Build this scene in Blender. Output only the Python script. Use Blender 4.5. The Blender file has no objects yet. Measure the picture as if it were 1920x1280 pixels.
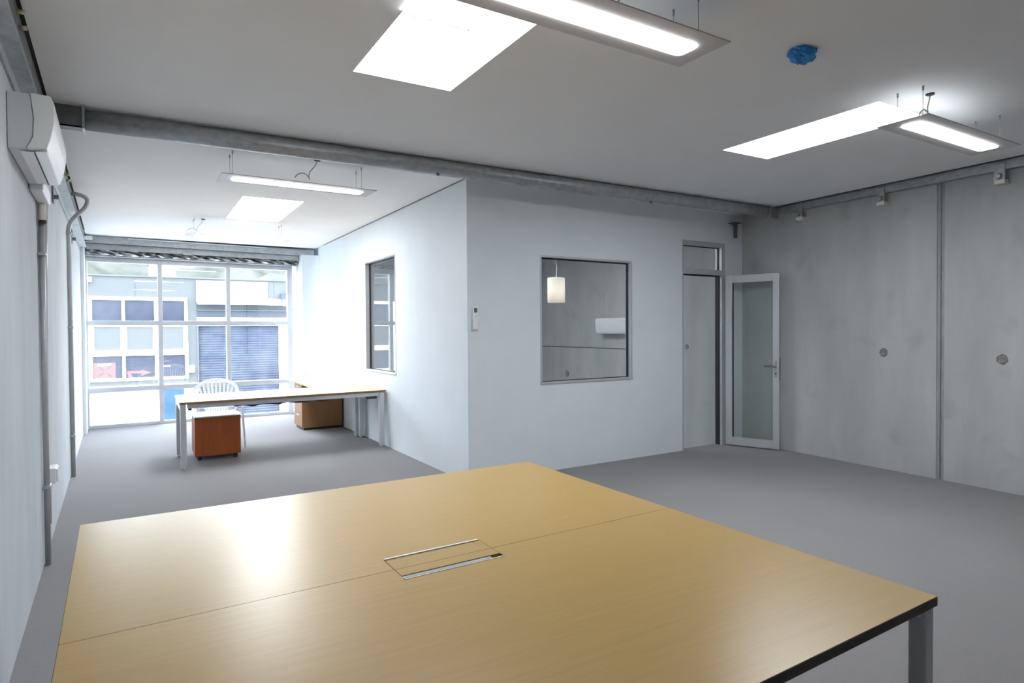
import bpy, bmesh, math, random
from mathutils import Vector, Matrix
random.seed(7)
S = bpy.context.scene
COL = S.collection

# ------------------------------------------------------------------ camera
cam_d = bpy.data.cameras.new('camera'); cam = bpy.data.objects.new('camera', cam_d); COL.objects.link(cam)
S.camera = cam
YAW, PITCH, ROLL, FPX = .5335, .0177, -.0069, 1190.0
fw = Vector((math.sin(YAW)*math.cos(PITCH), math.cos(YAW)*math.cos(PITCH), -math.sin(PITCH)))
rt = Vector((math.cos(YAW), -math.sin(YAW), 0)); up = rt.cross(fw)
rt2 = rt*math.cos(ROLL) + up*math.sin(ROLL); up2 = -rt*math.sin(ROLL) + up*math.cos(ROLL)
M = Matrix((rt2, up2, -fw)).transposed().to_4x4(); M.translation = Vector((0, 0, 1.5))
cam.matrix_world = M
cam_d.sensor_width = 36; cam_d.lens = FPX/1920*36; cam_d.clip_start = .02; cam_d.clip_end = 500

# ------------------------------------------------------------------ world: even overcast sky
W = bpy.data.worlds.new('overcast_sky'); S.world = W; W.use_nodes = True
bg = W.node_tree.nodes['Background']; bg.inputs[0].default_value = (.78, .90, 1, 1); bg.inputs[1].default_value = 5.1
pd = bpy.data.lights.new('window_portal', 'AREA'); pd.shape = 'RECTANGLE'; pd.size = 3.2; pd.size_y = 2.75
pd.cycles.is_portal = True
po = bpy.data.objects.new('window_portal', pd); COL.objects.link(po)
po.location = (.87, 12.25, 1.36); po.rotation_euler = (-math.pi/2, 0, 0)
LAMP_DOWN, LAMP_UP, SKYLIGHT, PENDANT_W = 5.7, .14, 5.6, .12
vs = S.view_settings
vs.view_transform = 'Standard'; vs.look = 'None'; vs.exposure = 2.0; vs.gamma = 1.0; vs.use_curve_mapping = False
S.cycles.use_denoising = True; S.cycles.adaptive_threshold = .04
S.cycles.max_bounces = 7; S.cycles.diffuse_bounces = 4; S.cycles.glossy_bounces = 3; S.cycles.transparent_max_bounces = 16
S.cycles.sample_clamp_indirect = 8.0

# ------------------------------------------------------------------ materials
MATS = {}
def newmat(name):
    m = bpy.data.materials.new(name); m.use_nodes = True; MATS[name] = m
    return m, m.node_tree.nodes, m.node_tree.links, m.node_tree.nodes['Principled BSDF']
def mat(name, c, rough=.5, metal=0., spec=.5, c2=None, scale=8., detail=4., stretch=(1, 1, 1), bump=0., bscale=60., lo=.35, hi=.65, coat=0.):
    m, N, L, P = newmat(name)
    P.inputs['Roughness'].default_value = rough; P.inputs['Metallic'].default_value = metal
    P.inputs['Specular IOR Level'].default_value = spec; P.inputs['Coat Weight'].default_value = coat
    P.inputs['Base Color'].default_value = (*c, 1)
    if c2 or bump:
        tc = N.new('ShaderNodeTexCoord'); mp = N.new('ShaderNodeMapping'); mp.inputs['Scale'].default_value = stretch
        L.new(tc.outputs['Object'], mp.inputs[0])
    if c2:
        nz = N.new('ShaderNodeTexNoise'); nz.inputs['Scale'].default_value = scale; nz.inputs['Detail'].default_value = detail
        nz.inputs['Roughness'].default_value = .6
        rp = N.new('ShaderNodeValToRGB'); rp.color_ramp.elements[0].position = lo; rp.color_ramp.elements[1].position = hi
        rp.color_ramp.elements[0].color = (*c, 1); rp.color_ramp.elements[1].color = (*c2, 1)
        L.new(mp.outputs[0], nz.inputs[0]); L.new(nz.outputs[0], rp.inputs[0]); L.new(rp.outputs[0], P.inputs['Base Color'])
    if bump:
        nb = N.new('ShaderNodeTexNoise'); nb.inputs['Scale'].default_value = bscale; nb.inputs['Detail'].default_value = 3
        bp = N.new('ShaderNodeBump'); bp.inputs['Strength'].default_value = bump; bp.inputs['Distance'].default_value = .01
        L.new(mp.outputs[0], nb.inputs[0]); L.new(nb.outputs[0], bp.inputs['Height']); L.new(bp.outputs[0], P.inputs['Normal'])
    return m
def emis(name, c, s):
    m, N, L, P = newmat(name)
    P.inputs['Base Color'].default_value = (.8, .8, .8, 1)
    P.inputs['Emission Color'].default_value = (*c, 1); P.inputs['Emission Strength'].default_value = s
    return m
def glass(name, tint=(1, 1, 1), f0=.04):
    m, N, L, P = newmat(name); N.remove(P)
    out = N['Material Output']
    lw = N.new('ShaderNodeLayerWeight'); lw.inputs[0].default_value = .5
    pw = N.new('ShaderNodeMath'); pw.operation = 'POWER'; pw.inputs[1].default_value = 5
    ma = N.new('ShaderNodeMath'); ma.operation = 'MULTIPLY_ADD'; ma.inputs[1].default_value = 1-f0; ma.inputs[2].default_value = f0
    tr = N.new('ShaderNodeBsdfTransparent'); tr.inputs[0].default_value = (*tint, 1)
    gl = N.new('ShaderNodeBsdfGlossy'); gl.inputs['Roughness'].default_value = .01
    mx = N.new('ShaderNodeMixShader')
    L.new(lw.outputs['Facing'], pw.inputs[0]); L.new(pw.outputs[0], ma.inputs[0]); L.new(ma.outputs[0], mx.inputs[0])
    L.new(tr.outputs[0], mx.inputs[1]); L.new(gl.outputs[0], mx.inputs[2]); L.new(mx.outputs[0], out.inputs[0])
    return m
def frosted(name, c):
    m, N, L, P = newmat(name); N.remove(P)
    t = N.new('ShaderNodeBsdfTranslucent'); t.inputs[0].default_value = (*c, 1)
    d = N.new('ShaderNodeBsdfDiffuse'); d.inputs[0].default_value = (*c, 1)
    mx = N.new('ShaderNodeMixShader'); mx.inputs[0].default_value = .35
    L.new(t.outputs[0], mx.inputs[1]); L.new(d.outputs[0], mx.inputs[2]); L.new(mx.outputs[0], N['Material Output'].inputs[0])
    return m

def carpet_mat():
    m, N, L, P = newmat('carpet'); P.inputs['Roughness'].default_value = .95; P.inputs['Specular IOR Level'].default_value = .1
    tc = N.new('ShaderNodeTexCoord')
    n1 = N.new('ShaderNodeTexNoise'); n1.inputs['Scale'].default_value = 260; n1.inputs['Detail'].default_value = 2
    n2 = N.new('ShaderNodeTexNoise'); n2.inputs['Scale'].default_value = 1.2; n2.inputs['Detail'].default_value = 4
    w = N.new('ShaderNodeTexWave'); w.inputs['Scale'].default_value = 38; w.inputs['Distortion'].default_value = 3; w.inputs['Detail'].default_value = 2
    w.bands_direction = 'Y'
    mp = N.new('ShaderNodeMapping'); mp.inputs['Rotation'].default_value = (0, 0, .5)
    r1 = N.new('ShaderNodeValToRGB'); r1.color_ramp.elements[0].color = (.235, .225, .232, 1); r1.color_ramp.elements[1].color = (.345, .332, .34, 1)
    r1.color_ramp.elements[0].position = .3; r1.color_ramp.elements[1].position = .7
    r2 = N.new('ShaderNodeValToRGB'); r2.color_ramp.elements[0].color = (.93, .93, .93, 1); r2.color_ramp.elements[1].color = (1.05, 1.05, 1.05, 1)
    r3 = N.new('ShaderNodeValToRGB'); r3.color_ramp.elements[0].color = (.92, .92, .92, 1)
    mx = N.new('ShaderNodeMix'); mx.data_type = 'RGBA'; mx.blend_type = 'MULTIPLY'; mx.inputs[0].default_value = 1
    mx2 = N.new('ShaderNodeMix'); mx2.data_type = 'RGBA'; mx2.blend_type = 'MULTIPLY'; mx2.inputs[0].default_value = 1
    bp = N.new('ShaderNodeBump'); bp.inputs['Strength'].default_value = .5; bp.inputs['Distance'].default_value = .006
    for n in (n1, n2): L.new(tc.outputs['Object'], n.inputs[0])
    L.new(tc.outputs['Object'], mp.inputs[0]); L.new(mp.outputs[0], w.inputs[0])
    L.new(n1.outputs[0], r1.inputs[0]); L.new(n2.outputs[0], r2.inputs[0]); L.new(w.outputs[1], r3.inputs[0])
    L.new(r1.outputs[0], mx.inputs[6]); L.new(r2.outputs[0], mx.inputs[7])
    L.new(mx.outputs[2], mx2.inputs[6]); L.new(r3.outputs[0], mx2.inputs[7]); L.new(mx2.outputs[2], P.inputs['Base Color'])
    L.new(n1.outputs[0], bp.inputs['Height']); L.new(bp.outputs[0], P.inputs['Normal'])
    return m
def concrete_mat(name, ca, cb, stain):
    m, N, L, P = newmat(name); P.inputs['Roughness'].default_value = .8; P.inputs['Specular IOR Level'].default_value = .3
    tc = N.new('ShaderNodeTexCoord'); mp = N.new('ShaderNodeMapping'); mp.inputs['Scale'].default_value = (1, 1.6, .45)
    n1 = N.new('ShaderNodeTexNoise'); n1.inputs['Scale'].default_value = 1.3; n1.inputs['Detail'].default_value = 7; n1.inputs['Roughness'].default_value = .62
    n2 = N.new('ShaderNodeTexNoise'); n2.inputs['Scale'].default_value = 45; n2.inputs['Detail'].default_value = 3
    n3 = N.new('ShaderNodeTexNoise'); n3.inputs['Scale'].default_value = 2.3; n3.inputs['Detail'].default_value = 5
    r1 = N.new('ShaderNodeValToRGB'); r1.color_ramp.elements[0].color = (*ca, 1); r1.color_ramp.elements[1].color = (*cb, 1)
    r1.color_ramp.elements[0].position = .32; r1.color_ramp.elements[1].position = .68
    r3 = N.new('ShaderNodeValToRGB'); r3.color_ramp.elements[0].color = (stain, stain, stain*.98, 1); r3.color_ramp.elements[1].color = (1, 1, 1, 1)
    r3.color_ramp.elements[0].position = .25; r3.color_ramp.elements[1].position = .4
    mx = N.new('ShaderNodeMix'); mx.data_type = 'RGBA'; mx.blend_type = 'MULTIPLY'; mx.inputs[0].default_value = 1
    bp = N.new('ShaderNodeBump'); bp.inputs['Strength'].default_value = .15; bp.inputs['Distance'].default_value = .004
    L.new(tc.outputs['Object'], mp.inputs[0]); L.new(mp.outputs[0], n1.inputs[0]); L.new(tc.outputs['Object'], n2.inputs[0]); L.new(tc.outputs['Object'], n3.inputs[0])
    L.new(n1.outputs[0], r1.inputs[0]); L.new(n3.outputs[0], r3.inputs[0]); L.new(r1.outputs[0], mx.inputs[6]); L.new(r3.outputs[0], mx.inputs[7])
    L.new(mx.outputs[2], P.inputs['Base Color']); L.new(n2.outputs[0], bp.inputs['Height']); L.new(bp.outputs[0], P.inputs['Normal'])
    return m
def wood_mat(name, ca, cb, rough, stretch, coat=0., scale=5.):
    m, N, L, P = newmat(name); P.inputs['Roughness'].default_value = rough; P.inputs['Coat Weight'].default_value = coat
    tc = N.new('ShaderNodeTexCoord'); mp = N.new('ShaderNodeMapping'); mp.inputs['Scale'].default_value = stretch
    n1 = N.new('ShaderNodeTexNoise'); n1.inputs['Scale'].default_value = scale; n1.inputs['Detail'].default_value = 6; n1.inputs['Roughness'].default_value = .65
    n2 = N.new('ShaderNodeTexNoise'); n2.inputs['Scale'].default_value = 1.0; n2.inputs['Detail'].default_value = 3
    r1 = N.new('ShaderNodeValToRGB'); r1.color_ramp.elements[0].color = (*ca, 1); r1.color_ramp.elements[1].color = (*cb, 1)
    r1.color_ramp.elements[0].position = .3; r1.color_ramp.elements[1].position = .7
    r2 = N.new('ShaderNodeValToRGB'); r2.color_ramp.elements[0].color = (.93, .92, .9, 1); r2.color_ramp.elements[1].color = (1.04, 1.03, 1.02, 1)
    mx = N.new('ShaderNodeMix'); mx.data_type = 'RGBA'; mx.blend_type = 'MULTIPLY'; mx.inputs[0].default_value = 1
    L.new(tc.outputs['Object'], mp.inputs[0]); L.new(mp.outputs[0], n1.inputs[0]); L.new(tc.outputs['Object'], n2.inputs[0])
    L.new(n1.outputs[0], r1.inputs[0]); L.new(n2.outputs[0], r2.inputs[0]); L.new(r1.outputs[0], mx.inputs[6]); L.new(r2.outputs[0], mx.inputs[7])
    L.new(mx.outputs[2], P.inputs['Base Color'])
    return m

carpet_mat()
concrete_mat('concrete', (.41, .415, .415), (.52, .525, .525), .82)
concrete_mat('concrete_lit', (.50, .525, .55), (.61, .635, .66), .9)  # lighter, bluer copy of concrete: the left wall's daylight put into the colour
mat('white_paint', (.765, .81, .845), .7, c2=(.79, .835, .87), scale=3, bump=.03, bscale=220, spec=.3)
mat('ceiling_paint', (.87, .865, .86), .85, c2=(.89, .885, .88), scale=2, bump=.02, bscale=150, spec=.2)
mat('galvanised', (.36, .38, .39), .42, metal=.7, c2=(.54, .56, .57), scale=14, lo=.3, hi=.7, stretch=(1, 1, 2))
mat('dark_steel', (.16, .165, .17), .5, metal=.5, c2=(.24, .245, .25), scale=9)
mat('brass_zinc', (.75, .70, .45), .35, metal=.6)
mat('aluminium', (.56, .57, .60), .38, metal=.35, c2=(.60, .61, .64), scale=5)
mat('alu_silver', (.60, .62, .64), .32, metal=.5, c2=(.64, .66, .68), scale=4)
mat('gasket', (.02, .02, .025), .6)
mat('dark_gap', (.015, .015, .016), .9)
mat('white_plastic', (.82, .83, .84), .35, c2=(.84, .85, .86), scale=6)
mat('lamp_tray', (.60, .585, .59), .45, c2=(.62, .605, .61), scale=6)
mat('grey_plastic', (.62, .64, .66), .4, c2=(.65, .67, .69), scale=6)
mat('warm_plastic', (.78, .76, .66), .45, c2=(.82, .80, .70), scale=20)
mat('conduit', (.44, .45, .46), .35, metal=.2, c2=(.50, .51, .52), scale=12)
mat('bright_plastic', (.93, .92, .92), .35)
mat('black_plastic', (.025, .025, .03), .45)
mat('lcd', (.12, .17, .17), .25)
wood_mat('table_veneer', (.43, .285, .09), (.48, .32, .11), .30, (.7, 14, 1), scale=4)
wood_mat('desk_veneer', (.62, .43, .24), (.72, .53, .32), .3, (.7, 12, 1), scale=4)
wood_mat('cherry', (.30, .062, .008), (.42, .10, .014), .45, (6, 6, .8), scale=3)
wood_mat('maple', (.27, .135, .055), (.33, .175, .075), .5, (8, 8, .8), scale=3)
mat('edge_dark', (.035, .022, .015), .45, c2=(.05, .03, .02), scale=20)
mat('edge_brown', (.20, .11, .05), .5, c2=(.25, .14, .07), scale=20)
mat('pale_laminate', (.78, .79, .80), .3, c2=(.81, .82, .83), scale=6)
mat('blue_film', (.012, .19, .62), .3, c2=(.03, .36, .82), scale=9, bump=.6, bscale=25)
mat('foil', (.20, .21, .22), .35, metal=.6, c2=(.62, .63, .62), scale=11, stretch=(1, 1, 3), bump=.8, bscale=30, lo=.42, hi=.58)
mat('concrete_plug', (.20, .19, .175), .9, c2=(.34, .33, .31), scale=30, bump=.5, bscale=80)
mat('plug_ring', (.10, .095, .09), .95, c2=(.22, .21, .2), scale=60)
mat('sealant', (.30, .30, .315), .7, c2=(.36, .36, .375), scale=25, stretch=(1, 1, .3))
emis('lamp_light', (1., .95, .97), LAMP_DOWN)
emis('lamp_uplight', (.82, .93, 1.), LAMP_UP)
emis('skylight_diffuser', (.90, .96, 1.), SKYLIGHT)
emis('pendant_glow', (1., .85, .66), .8)
frosted('lampshade', (.80, .79, .74))
glass('clear_glass'); glass('door_glass', (.955, .98, .97))
frosted('frost_bright', (.95, .95, .95)); frosted('frost_soft', (.80, .81, .84))
# outside
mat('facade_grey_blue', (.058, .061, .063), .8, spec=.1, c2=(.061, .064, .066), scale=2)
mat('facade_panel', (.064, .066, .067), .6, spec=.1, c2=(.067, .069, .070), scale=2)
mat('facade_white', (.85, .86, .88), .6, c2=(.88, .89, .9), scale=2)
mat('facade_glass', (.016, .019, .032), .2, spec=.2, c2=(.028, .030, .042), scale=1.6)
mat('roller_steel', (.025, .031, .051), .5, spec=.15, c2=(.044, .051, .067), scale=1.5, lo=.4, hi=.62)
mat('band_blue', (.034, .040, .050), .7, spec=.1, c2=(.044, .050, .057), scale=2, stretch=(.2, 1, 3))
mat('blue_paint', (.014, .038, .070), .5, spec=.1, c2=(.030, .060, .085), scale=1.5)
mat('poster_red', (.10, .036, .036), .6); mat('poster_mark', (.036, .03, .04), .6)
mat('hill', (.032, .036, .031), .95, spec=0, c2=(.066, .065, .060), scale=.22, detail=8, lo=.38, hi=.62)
mat('asphalt', (.24, .24, .24), .9, c2=(.28, .28, .28), scale=1)

# ------------------------------------------------------------------ mesh helpers (coordinates are metres in the room)
WL = {}
def wl(o): return WL.get(o.name, Vector((0, 0, 0)))
def mk(name, V, Fc, m, parent=None, smooth=False, bevel=0., origin=None):
    V = [Vector(v) for v in V]
    if origin is None:
        lo = [min(v[i] for v in V) for i in range(3)]; hi = [max(v[i] for v in V) for i in range(3)]
        origin = Vector(((lo[0]+hi[0])/2, (lo[1]+hi[1])/2, lo[2]))
    me = bpy.data.meshes.new(name); me.from_pydata([v-origin for v in V], [], Fc)
    bm = bmesh.new(); bm.from_mesh(me); bmesh.ops.recalc_face_normals(bm, faces=bm.faces); bm.to_mesh(me); bm.free()
    me.materials.append(MATS[m])
    o = bpy.data.objects.new(name, me); COL.objects.link(o); WL[o.name] = origin.copy()
    if parent: o.parent = parent; o.location = origin - wl(parent)
    else: o.location = origin
    if smooth:
        for p in me.polygons: p.use_smooth = True
    if bevel:
        b = o.modifiers.new('bevel', 'BEVEL'); b.width = bevel; b.segments = 2; b.limit_method = 'ANGLE'
    return o
def thing(name, loc, label=None, cat=None, group=None, kind=None):
    o = bpy.data.objects.new(name, None); COL.objects.link(o); o.location = loc; o.empty_display_size = .1
    WL[o.name] = Vector(loc); return tag(o, label, cat, group, kind)
def tag(o, label=None, cat=None, group=None, kind=None):
    for k, v in (('label', label), ('category', cat), ('group', group), ('kind', kind)):
        if v: o[k] = v
    return o
ID = lambda a, b, c: Vector((a, b, c))
BF = [(0, 1, 3, 2), (4, 6, 7, 5), (0, 4, 5, 1), (2, 3, 7, 6), (0, 2, 6, 4), (1, 5, 7, 3)]
def bv(lo, hi, f=ID):
    return [f(x, y, z) for x in (lo[0], hi[0]) for y in (lo[1], hi[1]) for z in (lo[2], hi[2])]
def box(name, lo, hi, m, parent=None, f=ID, bevel=0.): return mk(name, bv(lo, hi, f), BF, m, parent, bevel=bevel)
def boxes(name, L, m, parent=None, f=ID, bevel=0.):
    V, Fc = [], []
    for lo, hi in L:
        n = len(V); V += bv(lo, hi, f); Fc += [tuple(i+n for i in q) for q in BF]
    return mk(name, V, Fc, m, parent, bevel=bevel)
def prism(name, poly, z0, z1, m, parent=None, bevel=0.):
    n = len(poly); V = [(x, y, z0) for x, y in poly] + [(x, y, z1) for x, y in poly]
    Fc = [tuple(range(n))[::-1], tuple(range(n, 2*n))] + [(i, (i+1) % n, (i+1) % n+n, i+n) for i in range(n)]
    return mk(name, V, Fc, m, parent, bevel=bevel)
def extr(name, prof, a, b, f, m, parent=None, smooth=False, bevel=0.):   # profile (u,w) swept from a to b: f(u, t, w)
    n = len(prof); V = [f(u, a, w) for u, w in prof] + [f(u, b, w) for u, w in prof]
    Fc = [tuple(range(n))[::-1], tuple(range(n, 2*n))] + [(i, (i+1) % n, (i+1) % n+n, i+n) for i in range(n)]
    return mk(name, V, Fc, m, parent, smooth, bevel)
def tube(name, pts, r, m, parent=None, seg=10, rect=None, smooth=True, ref=None):
    pts = [Vector(p) for p in pts]; V, Fc = [], []
    rs = r if isinstance(r, (list, tuple)) else [r]*len(pts)
    pu = None
    for i, p in enumerate(pts):
        t = (pts[min(i+1, len(pts)-1)] - pts[max(i-1, 0)]).normalized()
        if pu is None:
            a = Vector(ref) if ref else (Vector((0, 0, 1)) if abs(t.z) < .9 else Vector((0, 1, 0)))
        else: a = pu
        u = (a - t*a.dot(t)).normalized(); v = t.cross(u); pu = u
        if rect:
            w, h = rect[0]/2*rs[i], rect[1]/2*rs[i]
            ring = [p+u*h+v*w, p+u*h-v*w, p-u*h-v*w, p-u*h+v*w]
        else: ring = [p + (u*math.cos(2*math.pi*k/seg) + v*math.sin(2*math.pi*k/seg))*rs[i] for k in range(seg)]
        V += ring
    n = 4 if rect else seg
    for i in range(len(pts)-1):
        for k in range(n): Fc.append((i*n+k, i*n+(k+1) % n, (i+1)*n+(k+1) % n, (i+1)*n+k))
    Fc += [tuple(range(n))[::-1], tuple(range((len(pts)-1)*n, len(pts)*n))]
    o = mk(name, V, Fc, m, parent, smooth and not rect)
    return o
def lathe(name, prof, c, m, parent=None, seg=24, smooth=True):
    V, Fc = [], []; n = len(prof)
    for k in range(seg):
        a = 2*math.pi*k/seg
        V += [(c[0]+r*math.cos(a), c[1]+r*math.sin(a), c[2]+z) for r, z in prof]
    for k in range(seg):
        for i in range(n-1): Fc.append((k*n+i, ((k+1) % seg)*n+i, ((k+1) % seg)*n+i+1, k*n+i+1))
    return mk(name, V, Fc, m, parent, smooth)
def bez(a, b, c, d, n=14):
    a, b, c, d = map(Vector, (a, b, c, d)); out = []
    for i in range(n+1):
        t = i/n; out.append(a*(1-t)**3 + b*3*t*(1-t)**2 + c*3*t*t*(1-t) + d*t**3)
    return out

# room frames: wall lines as measured (a little out of square)
wx = lambda y: -.497 - .0265*(y-3.431)          # left wall
rx = lambda y: 6.64 + .047*y                    # right wall
fy = lambda x: 5.57 + .03*(x-2.793)             # front of the partitioned room
wy = lambda x: 11.93 + .06*x                    # window line
LEFT = lambda off, y, z: Vector((wx(y)+off, y, z))
RIGHT = lambda off, y, z: Vector((rx(y)-off, y, z))
FRONT = lambda x, off, z: Vector((x, fy(x)-off, z))      # off > 0 towards the camera
WIN = lambda x, off, z: Vector((x, wy(x)-off, z))        # off > 0 into the room
PX = 2.785                                              # side of the partitioned room
CZ = 2.99                                               # ceiling
SIDE = lambda off, y, z: Vector((PX-off, y, z))
Y0 = -2.6

# ------------------------------------------------------------------ setting
box('ground', (-60, 12.6, -3.4), (70, 120, -3.2), 'asphalt')['kind'] = 'structure'
fl = mk('floor', [(-.25, Y0, 0), (6.7, Y0, 0), (6.99, 5.79, 0), (PX+.06, 5.66, 0), (PX+.06, 12.25, 0), (-.85, 12.05, 0)] +
        [(-.25, Y0, -.2), (6.7, Y0, -.2), (6.99, 5.79, -.2), (PX+.06, 5.66, -.2), (PX+.06, 12.25, -.2), (-.85, 12.05, -.2)],
        [(0, 1, 2, 3, 4, 5), (11, 10, 9, 8, 7, 6)] + [(i, (i+1) % 6, (i+1) % 6+6, i+6) for i in range(6)], 'carpet', origin=Vector((0, 0, 0)))
fl['kind'] = 'structure'
box('floor_stairwell', (2.6, 5.3, -2.9), (7.6, 12.3, -2.8), 'concrete')['kind'] = 'structure'
# ceiling boards: main field, then a strip beyond the shadow line by the window
cl = thing('ceiling', (3, 5, CZ), kind='structure')
SKY = [(1.085, 1.70, 2.59, 3.61), (4.225, 4.79, 2.385, 3.68), (1.02, 1.67, 7.5, 9.03), (4.225, 4.79, 7.5, 9.03)]
xb = [None, 1.02, 1.085, 1.67, 1.70, 4.225, 4.79, 'R']; yb_ = [Y0, 2.385, 2.59, 3.61, 3.68, 7.5, 9.03, 11.05]
def cxy(i, y): return wx(y)+.072 if i == 0 else (rx(y)-.125 if i == len(xb)-1 else xb[i])
V, Fc = [], []
for i in range(len(xb)-1):
    for j in range(len(yb_)-1):
        y0_, y1_ = yb_[j], yb_[j+1]; cxm = (cxy(i, (y0_+y1_)/2)+cxy(i+1, (y0_+y1_)/2))/2
        if any(p < cxm < q and r_ < (y0_+y1_)/2 < t_ for p, q, r_, t_ in SKY): continue
        n = len(V)
        V += [(x, y, z) for x, y in ((cxy(i, y0_), y0_), (cxy(i+1, y0_), y0_), (cxy(i+1, y1_), y1_), (cxy(i, y1_), y1_)) for z in (CZ, CZ+.02)]
        Fc += [tuple(n+k for k in q) for q in ((0, 2, 4, 6), (1, 7, 5, 3), (0, 1, 3, 2), (2, 3, 5, 4), (4, 5, 7, 6), (6, 7, 1, 0))]
mk('ceiling_board', V, Fc, 'ceiling_paint', cl)
mk('ceiling_board', [f for z in (CZ, CZ+.02) for f in (LEFT(.065, 11.062, z), Vector((PX, 11.062, z)), Vector((PX, 11.62, z)), LEFT(.065, 11.62, z))],
   [(0, 1, 2, 3), (7, 6, 5, 4), (0, 4, 5, 1), (1, 5, 6, 2), (2, 6, 7, 3), (3, 7, 4, 0)], 'ceiling_paint', cl)
box('roof_structure', (-1.3, Y0-.2, CZ+.13), (7.8, 12.5, CZ+.25), 'dark_steel')['kind'] = 'structure'  # unseen slab over the ceiling, put there to block the sky

wlf = thing('wall_left', LEFT(0, 4, 0), kind='structure')
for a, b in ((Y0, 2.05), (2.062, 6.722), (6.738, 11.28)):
    box('concrete_panel', (-.16, a, -.2), (0, b, 3.15), 'concrete_lit', wlf, LEFT, .004)
box('joint_backing', (-.2, Y0, -.2), (-.03, 12.2, 3.15), 'dark_steel', wlf, LEFT)
box('white_reveal', (-.14, 11.29, 0), (.045, 11.98, 3.1), 'white_paint', wlf, LEFT)
wr = thing('wall_right', RIGHT(0, 4, 0), kind='structure')
box('concrete_panel', (-.16, Y0, -.2), (0, 3.195, 3.15), 'concrete', wr, RIGHT, .006)
box('concrete_panel', (-.16, 3.262, -2.9), (0, 7.45, 3.15), 'concrete', wr, RIGHT, .006)
box('concrete_panel', (-.16, 7.462, -2.9), (0, 12.3, 1.166), 'concrete', wr, RIGHT, .004)
box('concrete_panel', (-.16, 7.462, 1.178), (0, 12.3, 3.15), 'concrete', wr, RIGHT, .004)
box('joint_sealant', (-.1, 3.195, -.1), (-.012, 3.262, 3.15), 'sealant', wr, RIGHT)
box('joint_sealant', (-.1, 3.222, -.1), (-.007, 3.234, 3.15), 'dark_steel', wr, RIGHT)
box('joint_backing', (-.2, Y0, -2.9), (-.05, 12.3, 3.15), 'dark_steel', wr, RIGHT)
def plug(y, z, r):
    V = []; n = 18
    for k in range(n):
        a = 2*math.pi*k/n; q = r*random.uniform(.86, 1.12); V.append(RIGHT(.004, y+q*math.cos(a), z+q*math.sin(a)))
    for k in range(n):
        a = 2*math.pi*k/n; q = r*random.uniform(.86, 1.12); V.append(RIGHT(-.01, y+q*math.cos(a), z+q*math.sin(a)))
    mk('filled_tie_hole', V, [tuple(range(n))] + [(i, (i+1) % n, (i+1) % n+n, i+n) for i in range(n)], 'concrete_plug', wr)
    V = []
    for k in range(n):
        a = 2*math.pi*k/n
        V += [RIGHT(.002, y+r*1.0*math.cos(a), z+r*math.sin(a)), RIGHT(.002, y+r*random.uniform(1.12, 1.4)*math.cos(a), z+r*random.uniform(1.1, 1.35)*math.sin(a))]
    mk('chipped_ring', V, [(2*i, 2*i+1, (2*i+3) % (2*n), (2*i+2) % (2*n)) for i in range(n)], 'plug_ring', wr)
plug(3.79, 1.235, .036); plug(2.695, 1.203, .038); plug(9.95, .66, .05); plug(6.72, 1.24, .03)
box('wall_back', (-1, Y0-.15, -.2), (7.3, Y0, 3.15), 'concrete')['kind'] = 'structure'

def holed(name, us, zs, holes, d0, d1, m, f):       # wall with openings, cells between the break lines
    L = []
    for i in range(len(us)-1):
        for j in range(len(zs)-1):
            cu, cz = (us[i]+us[i+1])/2, (zs[j]+zs[j+1])/2
            if not any(a < cu < b and c < cz < d for a, b, c, d in holes): L.append(((us[i], d0, zs[j]), (us[i+1], d1, zs[j+1])))
    return boxes(name, L, m, None, f)
W2 = (3.65, 4.95, .925, 2.29); DO = (5.775, 6.56, -.21, 2.60)
o = holed('wall_front', [PX, W2[0], W2[1], DO[0], DO[1], 7.02], [-2.85, -.21, W2[2], W2[3], DO[3], 3.12], [W2, DO], -.1, 0, 'white_paint', FRONT); o['kind'] = 'structure'
W3 = (7.565, 8.78, .95, 2.47)
o = holed('wall_side', [fy(PX)+.1, W3[0], W3[1], 11.45], [-2.85, 0, W3[2], W3[3], 3.12], [W3], -.1, 0, 'white_paint', lambda u, d, z: SIDE(d, u, z)); o['kind'] = 'structure'
box('wall_end', (PX+.1, 11.35, -2.85), (7.25, 11.45, 3.12), 'white_paint')['kind'] = 'structure'
box('trim_ceiling_shadow', (PX-.004, 5.6, CZ-.012), (PX+.02, 11.05, CZ+.001), 'dark_steel')['kind'] = 'structure'

# window column beside the glazing
box('wall_column', (2.53, 11.56, 0), (2.95, 12.4, 2.86), 'white_paint')['kind'] = 'structure'
box('wall_window_head', (-.9, 12.0, 2.70), (3.0, 12.3, 3.15), 'dark_steel')['kind'] = 'structure'

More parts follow.
